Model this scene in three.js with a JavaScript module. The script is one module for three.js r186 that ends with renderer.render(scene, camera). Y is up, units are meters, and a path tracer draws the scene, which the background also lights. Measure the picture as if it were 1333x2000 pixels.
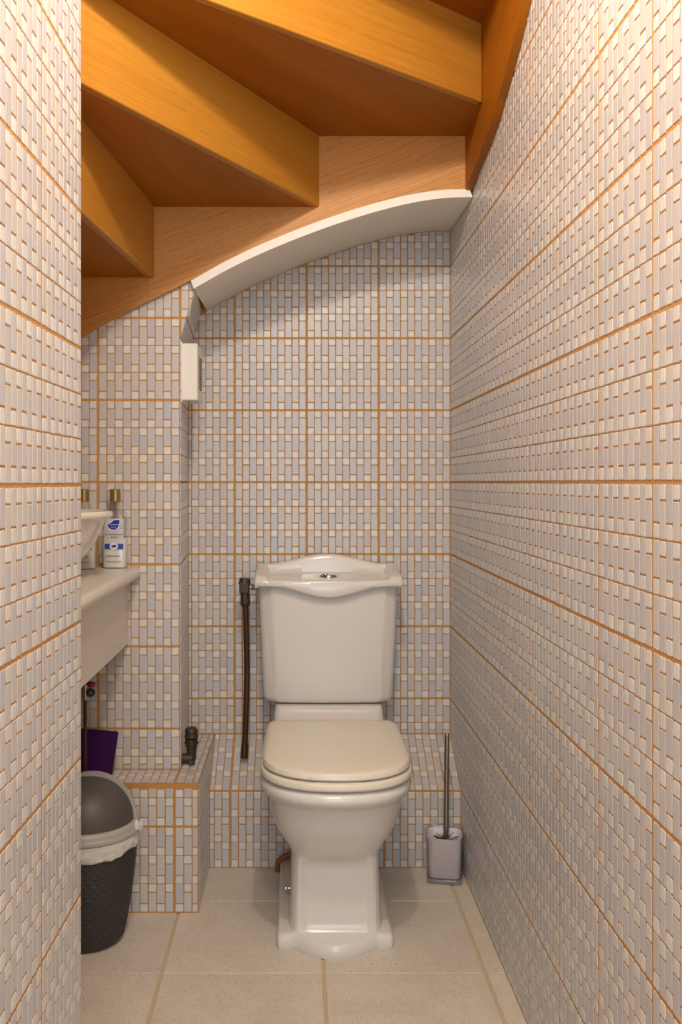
import * as THREE from 'three';
import { RoundedBoxGeometry } from 'three/addons/geometries/RoundedBoxGeometry.js';
import { mergeGeometries, mergeVertices, toCreasedNormals } from 'three/addons/utils/BufferGeometryUtils.js';
import { RectAreaLightUniformsLib } from 'three/addons/lights/RectAreaLightUniformsLib.js';

// ---------------------------------------------------------------- camera, light, exposure
const scene = new THREE.Scene();
scene.background = new THREE.Color(0x000000);
const EYE = 1.009, F = 1827, PX = 583, PY = 942;
const camera = new THREE.PerspectiveCamera(2 * Math.atan(1000 / F) * 180 / Math.PI, 1333 / 2000, 0.05, 20);
camera.position.set(0, EYE, 0);
camera.lookAt(0, EYE, -1);
camera.setViewOffset(1333, 2000, 666.5 - PX, 1000 - PY, 1333, 2000);
camera.updateProjectionMatrix();
const renderer = new THREE.WebGLRenderer();
renderer.toneMapping = THREE.LinearToneMapping;
renderer.toneMappingExposure = 1.17;
renderer.shadowMap.enabled = true;
RectAreaLightUniformsLib.init();

const WARM = new THREE.Color().setRGB(1.0, 0.895, 0.76);
const LAMPS = [
  { pos: [-0.03, 2.27, -0.15], candela: 1.35, label: 'small round glass ceiling lamp above the viewer' },
  { pos: [0.05, 2.10, -1.02], candela: 1.9, label: 'small round glass lamp on a stem in front of the stairs' },
];
const DAY = { color: new THREE.Color().setRGB(0.76, 0.865, 1.0), intensity: 3.7, w: 0.66, h: 1.9, pos: [0.04, 1.25, 1.17] };
const dayLight = new THREE.RectAreaLight(DAY.color, DAY.intensity, DAY.w, DAY.h);
dayLight.position.set(...DAY.pos);
dayLight.lookAt(DAY.pos[0], DAY.pos[1], -5);
dayLight.name = 'window_daylight';
scene.add(dayLight);

// ---------------------------------------------------------------- helpers
let seedState = 20240611;
const rnd = () => { seedState = (seedState + 0x6d2b79f5) | 0; let t = Math.imul(seedState ^ (seedState >>> 15), 1 | seedState); t = (t + Math.imul(t ^ (t >>> 7), 61 | t)) ^ t; return ((t ^ (t >>> 14)) >>> 0) / 4294967296; };
const rr = (a, b) => a + (b - a) * rnd();
const V3 = (x, y, z) => new THREE.Vector3(x, y, z);
const used = {};
function numbered(n) { const k = used[n] = (used[n] ?? -1) + 1; return k ? n + '_' + String(k).padStart(3, '0') : n; }
function tag(o, label, category, extra) { o.userData = { label, category, ...(extra || {}) }; return o; }
function mesh(name, geo, mat, parent) { const m = new THREE.Mesh(geo, mat); m.name = name; parent.add(m); return m; }
function thing(name, label, category, pos = [0, 0, 0], extra) {
  const g = new THREE.Group(); g.name = numbered(name); g.position.set(...pos); scene.add(g); return tag(g, label, category, extra);
}
function struct(name, geo, mat, label, category) { const m = mesh(name, geo, mat, scene); tag(m, label, category, { kind: 'structure' }); return m; }
function box(x0, x1, y0, y1, z0, z1) { const g = new THREE.BoxGeometry(x1 - x0, y1 - y0, z1 - z0); g.translate((x0 + x1) / 2, (y0 + y1) / 2, (z0 + z1) / 2); return g; }
function rbox(x0, x1, y0, y1, z0, z1, r = 0.003, s = 2) { const g = new RoundedBoxGeometry(x1 - x0, y1 - y0, z1 - z0, s, r); g.translate((x0 + x1) / 2, (y0 + y1) / 2, (z0 + z1) / 2); return g; }
function clean(g) { const o = g.index ? g.toNonIndexed() : g; for (const k of Object.keys(o.attributes)) if (!['position', 'normal'].includes(k)) o.deleteAttribute(k); return o; }
const join = (...gs) => mergeGeometries(gs.map(clean));
function cyl(a, b, r0, r1 = r0, seg = 20) {
  const A = V3(...a), B = V3(...b), g = new THREE.CylinderGeometry(r1, r0, A.distanceTo(B), seg);
  g.applyQuaternion(new THREE.Quaternion().setFromUnitVectors(V3(0, 1, 0), B.clone().sub(A).normalize()));
  g.translate((A.x + B.x) / 2, (A.y + B.y) / 2, (A.z + B.z) / 2); return g;
}
function tube(pts, r, seg = 40, rad = 12) { return new THREE.TubeGeometry(new THREE.CatmullRomCurve3(pts.map((p) => V3(...p))), seg, r, rad); }
// rings of equal length -> smooth closed surface; caps are fans
function loft(rings, { caps = [true, true], crease = 0.7 } = {}) {
  const n = rings[0].length, pos = [], idx = [];
  rings.forEach((r) => r.forEach((p) => pos.push(p.x, p.y, p.z)));
  for (let i = 0; i < rings.length - 1; i++) for (let j = 0; j < n; j++) {
    const a = i * n + j, b = i * n + (j + 1) % n, c = a + n, d = b + n;
    idx.push(a, b, d, a, d, c);
  }
  const cap = (row, flip) => {
    const c = rings[row].reduce((s, p) => s.add(p), V3(0, 0, 0)).multiplyScalar(1 / n), k = pos.length / 3; pos.push(c.x, c.y, c.z);
    for (let j = 0; j < n; j++) { const a = row * n + j, b = row * n + (j + 1) % n; flip ? idx.push(k, b, a) : idx.push(k, a, b); }
  };
  if (caps[0]) cap(0, true);
  if (caps[1]) cap(rings.length - 1, false);
  const g = new THREE.BufferGeometry();
  g.setAttribute('position', new THREE.Float32BufferAttribute(pos, 3)); g.setIndex(idx);
  return toCreasedNormals(g, crease);
}
// horizontal superellipse ring, counterclockwise seen from above; front is +z
function ring(cx, cz, a, bf, br, nf, nr, y, N = 64, tilt = 0) {
  const out = [];
  for (let i = 0; i < N; i++) {
    const t = (i / N) * Math.PI * 2, c = Math.cos(t), s = Math.sin(t), f = c > 0, n = f ? nf : nr;
    const x = cx + a * Math.sign(s) * Math.abs(s) ** (2 / n), z = cz + (f ? bf : -br) * Math.abs(c) ** (2 / n);
    out.push(V3(x, y - tilt * (z - cz), z));
  }
  return out;
}
function even(r, N) {
  const n = r.length, len = [0]; for (let i = 0; i < n; i++) len.push(len[i] + r[i].distanceTo(r[(i + 1) % n]));
  const out = []; let k = 0; for (let j = 0; j < N; j++) { const s = len[n] * j / N; while (len[k + 1] < s) k++; out.push(r[k].clone().lerp(r[(k + 1) % n], (s - len[k]) / (len[k + 1] - len[k]))); } return out;
}
// value noise
const perm = []; for (let i = 0; i < 4096; i++) perm.push(rnd());
const hash = (x, y) => perm[((x * 73 + y * 1291 + ((x * y) & 1023)) & 4095 + 0) >>> 0 & 4095];
function noise(x, y) {
  const xi = Math.floor(x), yi = Math.floor(y), xf = x - xi, yf = y - yi, u = xf * xf * (3 - 2 * xf), v = yf * yf * (3 - 2 * yf);
  const a = hash(xi, yi), b = hash(xi + 1, yi), c = hash(xi, yi + 1), d = hash(xi + 1, yi + 1);
  return a + (b - a) * u + (c - a) * v + (a - b - c + d) * u * v;
}
const fbm = (x, y, o = 4) => { let s = 0, k = 0.5; for (let i = 0; i < o; i++) { s += k * noise(x, y); x = x * 2.03 + 17.3; y = y * 2.03 + 9.1; k /= 2; } return s; };
const smooth = (a, b, x) => { const t = Math.min(1, Math.max(0, (x - a) / (b - a))); return t * t * (3 - 2 * t); };
function dataTex(w, h, fn, srgb = true) {
  const d = new Uint8Array(w * h * 4);
  for (let j = 0; j < h; j++) for (let i = 0; i < w; i++) { const c = fn(i / w, j / h, i, j), k = (j * w + i) * 4; d[k] = Math.max(0, Math.min(255, c[0])); d[k + 1] = Math.max(0, Math.min(255, c[1])); d[k + 2] = Math.max(0, Math.min(255, c[2])); d[k + 3] = 255; }
  const t = new THREE.DataTexture(d, w, h, THREE.RGBAFormat); t.magFilter = THREE.LinearFilter; t.minFilter = THREE.LinearMipmapLinearFilter; t.generateMipmaps = true;
  t.wrapS = t.wrapT = THREE.MirroredRepeatWrapping; if (srgb) t.colorSpace = THREE.SRGBColorSpace; t.needsUpdate = true; return t;
}
// uv in metres: u along 'len', v across, by each face's own normal
function woodUV(geo, len, off = [0, 0]) {
  const g = geo.index ? geo.toNonIndexed() : geo, p = g.attributes.position, uv = new Float32Array(p.count * 2), L = V3(...len).normalize();
  const a = V3(0, 0, 0), b = V3(0, 0, 0), c = V3(0, 0, 0);
  for (let i = 0; i < p.count; i += 3) {
    a.fromBufferAttribute(p, i); b.fromBufferAttribute(p, i + 1); c.fromBufferAttribute(p, i + 2);
    const n = b.clone().sub(a).cross(c.clone().sub(a)).normalize(); let w = n.clone().cross(L);
    let l = L; if (w.length() < 0.3) { w = V3(0, 1, 0).cross(n).normalize(); l = n.clone().cross(w); } else w.normalize();
    [a, b, c].forEach((q, k) => { uv[(i + k) * 2] = q.dot(l) + off[0]; uv[(i + k) * 2 + 1] = q.dot(w) + off[1]; });
  }
  g.setAttribute('uv', new THREE.BufferAttribute(uv, 2)); return g;
}

// ---------------------------------------------------------------- materials
const std = (o) => new THREE.MeshStandardMaterial(o), phys = (o) => new THREE.MeshPhysicalMaterial(o);
const RGB = (r, g, b) => new THREE.Color().setRGB(r, g, b);

function woodMap(c0, c1, dark, swirl, sd) {   // 1.0 m along the grain x 0.4 m across
  const t = dataTex(1024, 512, (u, v) => {
    const x = u + sd, y = v * 0.4 + sd * 1.7;
    const warp = fbm(x * 1.8, y * 3.4, 3) * swirl, yy = y + warp + 0.002 * noise(x * 5, y * 30);
    const f = yy * 62, ringv = Math.abs((f % 1 + 1) % 1 - 0.5) * 2;
    const fine = noise(x * 9, yy * 620), fine2 = noise(x * 22 + 3, yy * 1150), pore = noise(x * 34 + 7, yy * 1000 + 3), broad = noise(x * 0.7 + 5, yy * 17) * 0.6 + fbm(x * 2 + 1, yy * 9, 2) * 0.5;
    const q = 0.46 * broad + 0.20 * fine + 0.14 * fine2 + 0.24 * ringv * ringv;
    const k = dark * (smooth(0.72, 0.95, pore) * 0.6 + smooth(0.6, 1, ringv) * (0.35 + 0.5 * noise(x * 6, yy * 60)));
    return [0, 1, 2].map((n) => (c0[n] + (c1[n] - c0[n]) * q) * (1 - k));
  });
  t.repeat.set(1, 2.5); return t;
}
const treadMap = woodMap([138, 74, 2], [190, 116, 20], 0.14, 0.04, 3.1);
const riserMap = woodMap([166, 104, 26], [205, 149, 62], 0.09, 0.010, 7.7);
const stringMap = woodMap([180, 113, 44], [240, 178, 90], 0.22, 0.13, 11.3);
const M = {
  grout: std({ color: RGB(0.52, 0.25, 0.072), roughness: 0.95 }),
  floorGrout: std({ color: RGB(0.58, 0.44, 0.28), roughness: 0.95 }),
  ceramic: phys({ color: RGB(0.74, 0.70, 0.65), roughness: 0.17 }),
  seat: phys({ color: RGB(0.80, 0.73, 0.61), roughness: 0.3 }),
  sink: phys({ color: RGB(0.78, 0.74, 0.66), roughness: 0.14, clearcoat: 0.5, clearcoatRoughness: 0.08 }),
  counter: phys({ color: RGB(0.66, 0.60, 0.51), roughness: 0.28 }),
  whitePaint: std({ color: RGB(0.88, 0.82, 0.72), roughness: 0.5 }),
  plaster: std({ color: RGB(0.70, 0.66, 0.60), roughness: 0.9 }),
  tread: phys({ map: treadMap, roughness: 0.5, specularIntensity: 0.5 }),
  riser: phys({ map: riserMap, roughness: 0.4, specularIntensity: 0.7 }),
  string: phys({ map: stringMap, roughness: 0.5 }),
  chrome: std({ color: RGB(0.62, 0.6, 0.57), roughness: 0.16, metalness: 1 }),
  steel: std({ color: RGB(0.42, 0.38, 0.33), roughness: 0.28, metalness: 1 }),
  bronze: std({ color: RGB(0.072, 0.058, 0.040), roughness: 0.5, metalness: 0.55 }),
  copper: std({ color: RGB(0.07, 0.029, 0.013), roughness: 0.38, metalness: 0.35 }),
  rawCopper: std({ color: RGB(0.32, 0.12, 0.04), roughness: 0.5, metalness: 0.5 }),
  black: std({ color: RGB(0.012, 0.011, 0.010), roughness: 0.5 }),
  red: std({ color: RGB(0.30, 0.006, 0.02), roughness: 0.4 }),
  whitePlastic: std({ color: RGB(0.80, 0.75, 0.67), roughness: 0.4 }),
  vent: std({ color: RGB(0.16, 0.14, 0.12), roughness: 0.6 }),
  gold: std({ color: RGB(0.42, 0.30, 0.12), roughness: 0.3, metalness: 0.85 }),
  lotion: std({ color: RGB(0.80, 0.77, 0.70), roughness: 0.35 }),
  clear: phys({ color: RGB(0.93, 0.92, 0.93), roughness: 0.04, transmission: 1, thickness: 0, ior: 1.45 }),
  acrylicFoot: phys({ color: RGB(0.52, 0.48, 0.47), roughness: 0.12, transmission: 0.45, thickness: 0 }),
  brushCup: std({ color: RGB(0.76, 0.70, 0.69), roughness: 0.35 }),
  binBody: std({ color: RGB(0.040, 0.036, 0.035), roughness: 0.5 }),
  binFlap: std({ color: RGB(0.085, 0.075, 0.068), roughness: 0.48 }),
  binRim: std({ color: RGB(0.42, 0.40, 0.37), roughness: 0.42 }),
  bag: phys({ color: RGB(0.84, 0.82, 0.76), roughness: 0.5, transmission: 0.2, thickness: 0 }),
  purple: phys({ color: RGB(0.036, 0.002, 0.06), roughness: 0.25, clearcoat: 0.3 }),
};
// mosaic: satin glazed pieces, long ones greyer, square ones lighter
const LONG = [[0.53, 0.52, 0.53], [0.56, 0.535, 0.515], [0.51, 0.50, 0.525], [0.575, 0.55, 0.53], [0.52, 0.505, 0.51], [0.55, 0.53, 0.55]];
const SQUARE = [[0.67, 0.655, 0.625], [0.70, 0.685, 0.65], [0.655, 0.64, 0.62]];
const GLAZE = { roughness: 0.28 };
const longMats = LONG.map((c) => std({ color: RGB(...c), ...GLAZE })), squareMats = SQUARE.map((c) => std({ color: RGB(...c), ...GLAZE }));
const mosaicMat = std({ vertexColors: true, ...GLAZE });

// ---------------------------------------------------------------- mosaic tiling
const P = 0.2018;                    // one pressed tile: 10 columns, 3 rows
const TH = 0.0010, BEV = 0.0007;
function pieceGeo(q, round) {         // q: four corners [u,v], counterclockwise; returns geometry centred on q's own coordinates
  const cx = (q[0][0] + q[1][0] + q[2][0] + q[3][0]) / 4, cy = (q[0][1] + q[1][1] + q[2][1] + q[3][1]) / 4, out = [];
  for (let i = 0; i < 4; i++) {
    const p = q[i], a = q[(i + 3) % 4], b = q[(i + 1) % 4], la = Math.hypot(a[0] - p[0], a[1] - p[1]) || 1, lb = Math.hypot(b[0] - p[0], b[1] - p[1]) || 1;
    const ca = Math.min(round, la * 0.4), cb = Math.min(round, lb * 0.4);
    const pa = [p[0] + (a[0] - p[0]) / la * ca, p[1] + (a[1] - p[1]) / la * ca], pb = [p[0] + (b[0] - p[0]) / lb * cb, p[1] + (b[1] - p[1]) / lb * cb];
    out.push(pa, [(pa[0] + pb[0]) * 0.25 + p[0] * 0.5, (pa[1] + pb[1]) * 0.25 + p[1] * 0.5], pb);
  }
  const n = out.length, hw = Math.max(...out.map((p) => Math.abs(p[0] - cx))), hh = Math.max(...out.map((p) => Math.abs(p[1] - cy)));
  const ku = Math.max(0.3, 1 - BEV / hw), kv = Math.max(0.3, 1 - BEV / hh), top = out.map((p) => [cx + (p[0] - cx) * ku, cy + (p[1] - cy) * kv]), pos = [];
  const tri = (...v) => v.forEach((w) => pos.push(...w));
  for (let i = 0; i < n; i++) {
    const j = (i + 1) % n, A = [...out[i], -0.001], B = [...out[j], -0.001], C = [...out[j], TH - BEV * 0.6], D = [...out[i], TH - BEV * 0.6], E = [...top[j], TH], G = [...top[i], TH];
    tri(A, B, C); tri(A, C, D); tri(D, C, E); tri(D, E, G);
    if (i > 0 && i < n - 1) tri([...top[0], TH], G, E);
  }
  const g = new THREE.BufferGeometry(); g.setAttribute('position', new THREE.Float32BufferAttribute(pos, 3)); g.computeVertexNormals(); return g;
}
const jit = (a) => (rnd() - 0.5) * a;
function quad(w, h, j) { return [[-w / 2 + jit(j), -h / 2 + jit(j)], [w / 2 + jit(j), -h / 2 + jit(j)], [w / 2 + jit(j), h / 2 + jit(j)], [-w / 2 + jit(j), h / 2 + jit(j)]]; }
const CW = 0.0172, LH = 0.0442, SH = 0.0175;
const longGeos = [], squareGeos = [];
for (let i = 0; i < 8; i++) { longGeos.push(pieceGeo(quad(CW + jit(0.0004), LH, 0.0011), 0.0018)); squareGeos.push(pieceGeo(quad(CW, SH, 0.0014), 0.0026)); }

function project(w) { const d = -w.z; return d > 0.05 ? [PX + w.x * F / d, PY - (w.y - EYE) * F / d, d] : null; }
// lays mosaic on a plane; region {u0,u1,v0,v1}, joints at up/vp + k*P, optional top(u) limit and skip(u,v,world)
function mosaic(parent, { origin, u, v, region, up = 0, vp = 0, top, right, skip, limit = 300, flip = false }) {
  const O = V3(...origin), U = V3(...u).normalize(), W = V3(...v).normalize(), N = U.clone().cross(W);
  const basis = new THREE.Matrix4().makeBasis(U, W, N), quat = new THREE.Quaternion().setFromRotationMatrix(basis);
  const { u0, u1, v0, v1 } = region, list = [];
  const colP = (P - 0.0038) / 10, rowP = (P - 0.0034) / 3;
  for (let i = Math.floor((u0 - up) / P); up + i * P < u1; i++) for (let j = Math.floor((v0 - vp) / P); vp + j * P < v1; j++)
    for (let c = 0; c < 10; c++) for (let r = 0; r < 3; r++) for (let k = 0; k < 2; k++) {
      const uc = up + i * P + 0.0019 + (c + 0.5) * colP, vb = vp + j * P + 0.0017 + r * rowP;
      const longTop = (c % 2 === 0) !== flip, isLong = (k === 1) === longTop;   // k = 0 below, 1 above
      const h = isLong ? LH : SH, lo = k === 0 ? vb + 0.0010 : vb + rowP - 0.0010 - h;
      let a = uc - CW / 2, b = uc + CW / 2, y0 = lo, y1 = lo + h, cut = false;
      if (a < u0) { a = u0; cut = true; } if (b > u1) { b = u1; cut = true; }
      if (y0 < v0) { y0 = v0; cut = true; } if (y1 > v1) { y1 = v1; cut = true; }
      let yl = y1, yr = y1;
      if (top) { yl = Math.min(y1, top(a)); yr = Math.min(y1, top(b)); if (yl < y1 || yr < y1) cut = true; }
      let b0 = b, b1 = b; if (right) { b0 = Math.min(b, right(y0)); b1 = Math.min(b, right(y1)); if (b0 < b || b1 < b) cut = true; b = Math.max(b0, b1); if (b0 - a < 0.001 && b1 - a < 0.004) continue; b0 = Math.max(b0, a + 0.0005); b1 = Math.max(b1, a + 0.0005); }
      if (b - a < 0.0035 || Math.max(yl, yr) - y0 < 0.004 || Math.min(yl, yr) - y0 < 0.001) continue;
      const w = O.clone().addScaledVector(U, (a + b) / 2).addScaledVector(W, (y0 + y1) / 2);
      if (skip && skip(w)) continue;
      const pr = project(w); let size = 0;
      if (pr && pr[0] > 0 && pr[0] < 1333 && pr[1] > 0 && pr[1] < 2000) { const e = V3(0, EYE, 0).sub(w); size = (b - a) * (Math.max(yl, yr) - y0) * e.clone().normalize().dot(N) / e.lengthSq(); }
      list.push({ w, isLong, cut, a, b, b0, b1, y0, yl, yr, size });
    }
  list.sort((p, q) => q.size - p.size);
  const rest = [];
  list.forEach((t, i) => {
    const kind = t.isLong ? longGeos : squareGeos, tone = Math.floor(rnd() * (t.isLong ? LONG.length : SQUARE.length)), pick = Math.floor(rnd() * kind.length);
    let g = kind[pick];
    if (t.cut) { const mu = (t.a + t.b) / 2, mv = (t.y0 + Math.max(t.yl, t.yr)) / 2; t.w.copy(O).addScaledVector(U, mu).addScaledVector(W, mv); g = pieceGeo([[t.a - mu, t.y0 - mv], [t.b0 - mu, t.y0 - mv], [t.b1 - mu, t.yr - mv], [t.a - mu, t.yl - mv]], 0.0014); }
    if (i < limit && t.size > 0) {
      const m = mesh(t.isLong ? 'long_mosaic_piece' : 'square_mosaic_piece', g, (t.isLong ? longMats : squareMats)[tone], parent);
      m.position.copy(t.w); m.quaternion.copy(quat); m.rotateZ(t.cut ? 0 : jit(0.012));
    } else {
      const q = g.clone(); q.applyMatrix4(new THREE.Matrix4().compose(t.w, quat, V3(1, 1, 1)));
      const c = (t.isLong ? LONG : SQUARE)[tone], col = new Float32Array(q.attributes.position.count * 3);
      for (let n = 0; n < col.length; n += 3) { col[n] = c[0]; col[n + 1] = c[1]; col[n + 2] = c[2]; }
      q.setAttribute('color', new THREE.BufferAttribute(col, 3)); rest.push(q);
    }
  });
  if (rest.length) { const m = mesh('mosaic_pieces', mergeGeometries(rest), mosaicMat, parent); m.userData.kind = 'stuff'; }
}

// ---------------------------------------------------------------- room shell
const XR = 0.427, DB = 2.621, XL = -0.323, DL = 1.389, PIER = 2.298, CEIL = 2.4, BENCH = 2.447;
// curve of the white soffit board: underside height over x
const SOF = [[-0.6, 0.278], [-0.247, 0.477], [-0.18, 0.5148], [-0.11, 0.5492], [-0.04, 0.5796], [0.03, 0.6071], [0.1, 0.632], [0.17, 0.6543], [0.24, 0.6731], [0.3, 0.6855], [0.36, 0.6933], [0.42, 0.6951], [0.44, 0.6951]];
function curveY(tab, x) { if (x <= tab[0][0]) return tab[0][1]; for (let i = 1; i < tab.length; i++) if (x <= tab[i][0]) { const [a, ya] = tab[i - 1], [b, yb] = tab[i]; return ya + (yb - ya) * (x - a) / (b - a); } return tab[tab.length - 1][1]; }
function smoothTab(tab, n) { const c = new THREE.SplineCurve(tab.map((p) => new THREE.Vector2(...p))); return c.getPoints(n).map((p) => [p.x, p.y]); }
const SOFS = smoothTab(SOF, 80);
const soffit = (x) => EYE + curveY(SOFS, x);
const RSTR = smoothTab([[1.0, 1.40], [1.3, 1.173], [1.55, 0.995], [1.726, 0.868], [1.84, 0.812], [1.911, 0.786], [1.994, 0.757], [2.178, 0.731], [2.285, 0.712]], 60);   // lower edge of right stringer over depth

const wallBack = struct('wall_back', box(-0.6, XR + 0.1, 0, 2.75, -DB - 0.1, -DB), M.grout, 'back wall of small mosaic pieces with orange grout behind the toilet', 'wall');
mosaic(wallBack, { origin: [0, 0, -DB], u: [1, 0, 0], v: [0, 1, 0], region: { u0: -0.307, u1: XR - 0.003, v0: 0.306, v1: 1.75 }, up: 0.0235, vp: 0, top: (x) => soffit(x) + 0.008 });

const wallRight = struct('wall_right', box(XR, XR + 0.1, 0, 2.75, -DB, -0.55), M.grout, 'long right wall of cream mosaic pieces with orange grout', 'wall');
mosaic(wallRight, { origin: [XR, 0, 0], u: [0, 0, 1], v: [0, 1, 0], region: { u0: -DB + 0.003, u1: -0.6, v0: 0.002, v1: CEIL - 0.01 }, up: -1.731, vp: 0, skip: (w) => w.y > EYE + curveY(RSTR, -w.z) + 0.03 });
struct('wall_right_plaster', box(XR, XR + 0.1, 0, CEIL + 0.35, -0.55, 1.3), M.plaster, 'plain plaster wall beside the doorway behind the viewer', 'wall');

// left partition, turned by a degree
const la = 0.0159;
{
  const g = box(-0.95, XL, 0, CEIL, -DL, -0.55), p = g.attributes.position;
  for (let i = 0; i < p.count; i++) if (p.getX(i) > -0.5) p.setX(i, XL + la * (-p.getZ(i) - DL));
  g.computeVertexNormals();
  const w = struct('wall_left', join(g, box(XL - 0.03, XL + 0.0012, 0, P - 0.004, -DL - 0.005, -DL)), M.grout, 'mosaic tiled partition wall at the left edge in front', 'wall');
  mosaic(w, { origin: [XL - la * DL, 0, 0], u: [la, 0, -1], v: [0, 1, 0], region: { u0: 0.6, u1: DL - 0.003, v0: 0.002, v1: CEIL - 0.01 }, up: DL - P * 5, vp: -0.004 });
  struct('wall_left_plaster', box(-0.95, XL + la * (0.55 - DL), 0, CEIL + 0.35, -0.55, 1.3), M.plaster, 'plain plaster wall left of the viewer', 'wall');
}
struct('wall_recess', box(-0.95, -0.85, 0, 2.75, -DB, -DL), M.plaster, 'plain end wall of the washbasin recess', 'wall');

// pier left of the toilet, its side leaning and flaring below the soffit
{
  const sh = new THREE.Shape([[-0.85, 0.30], [-0.2906, 0.30], [-0.2906, 1.364], [-0.2516, 1.488], [-0.2516, 1.54], [-0.85, 1.54]].map((p) => new THREE.Vector2(...p)));
  const g = new THREE.ExtrudeGeometry(sh, { depth: DB - PIER, bevelEnabled: false }); g.translate(0, 0, -DB);
  const p = g.attributes.position; for (let i = 0; i < p.count; i++) if (p.getX(i) > -0.5 && p.getZ(i) < -2.5) p.setX(i, p.getX(i) - 0.0194);
  g.computeVertexNormals();
  const w = struct('wall_pier', g, M.grout, 'mosaic tiled pier between the washbasin and the toilet', 'wall');
  const edge = (y) => (y < 1.364 ? -0.2906 : -0.2906 + 0.039 * (y - 1.364) / 0.124);
  mosaic(w, { origin: [0, 0, -PIER], u: [1, 0, 0], v: [0, 1, 0], region: { u0: -0.848, u1: -0.292, v0: 0.305, v1: 1.62 }, up: -0.2906, vp: 0, top: (x) => EYE + 0.359 + 0.527 * (x + 0.529) + 0.02 });
  mosaic(w, { origin: [0, 0, -PIER], u: [1, 0, 0], v: [0, 1, 0], region: { u0: -0.2906, u1: -0.25, v0: 1.37, v1: 1.51 }, up: -0.2906, vp: 0, limit: 20, top: (x) => EYE + 0.359 + 0.527 * (x + 0.529) + 0.006, right: (y) => edge(y) - 0.0015 });
  mosaic(w, { origin: [-0.2906 + 0.0004, 0, -PIER], u: [-0.0194, 0, -0.323], v: [0, 1, 0], region: { u0: 0.003, u1: 0.32, v0: 0.305, v1: 1.362 }, up: 0, vp: 0, limit: 100 });
  mosaic(w, { origin: [-0.2906, 1.364, -PIER], u: [-0.0194, 0, -0.323], v: [0.039, 0.124, 0], region: { u0: 0.003, u1: 0.32, v0: 0.002, v1: 0.128 }, up: 0, vp: -0.15, limit: 60 });
}
// low tiled ledge in front of the pier
{
  const w = struct('tiled_ledge', join(box(-0.85, -0.234, 0, 0.303, -DB, -2.192)), M.grout, 'low mosaic tiled ledge boxing behind the waste bin', 'ledge');
  mosaic(w, { origin: [0, 0, -2.192], u: [1, 0, 0], v: [0, 1, 0], region: { u0: -0.848, u1: -0.2365, v0: 0.003, v1: 0.291 }, up: -0.2906, vp: 0 });
  mosaic(w, { origin: [0, 0.303, 0], u: [1, 0, 0], v: [0, 0, -1], region: { u0: -0.848, u1: -0.2365, v0: 2.197, v1: PIER - 0.002 }, up: -0.2906, vp: 2.197 - 0.02, limit: 120 });
  mosaic(w, { origin: [0, 0.303, 0], u: [1, 0, 0], v: [0, 0, -1], region: { u0: -0.288, u1: -0.2365, v0: PIER, v1: DB - 0.004 }, up: -0.2906, vp: 2.197 - 0.02, limit: 60 });
  mosaic(w, { origin: [-0.234, 0, 0], u: [0, 0, -1], v: [0, 1, 0], region: { u0: 2.195, u1: DB, v0: 0.003, v1: 0.300 }, up: 2.195, vp: 0, limit: 120 });
}
// tiled step with a sloping top behind the toilet
{
  const sh = new THREE.Shape([[0, 0], [DB - BENCH, 0], [DB - BENCH, 0.202], [0, 0.304]].map((p) => new THREE.Vector2(...p)));
  const g = new THREE.ExtrudeGeometry(sh, { depth: XR + 0.234, bevelEnabled: false }); g.rotateY(-Math.PI / 2); g.scale(1, 1, 1); g.translate(XR, 0, -DB);
  const w = struct('tiled_step', g, M.grout, 'mosaic tiled step with sloping top behind the toilet pedestal', 'step');
  mosaic(w, { origin: [0, 0, -BENCH], u: [1, 0, 0], v: [0, 1, 0], region: { u0: -0.231, u1: XR - 0.003, v0: 0.002, v1: 0.199 }, up: 0.0235, vp: 0 });
  const len = Math.hypot(DB - BENCH, 0.102);
  mosaic(w, { origin: [0, 0.202, -BENCH], u: [1, 0, 0], v: [0, 0.102, -(DB - BENCH)], region: { u0: -0.231, u1: XR - 0.003, v0: 0.003, v1: len - 0.002 }, up: 0.0235, vp: 0 });
}
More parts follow.
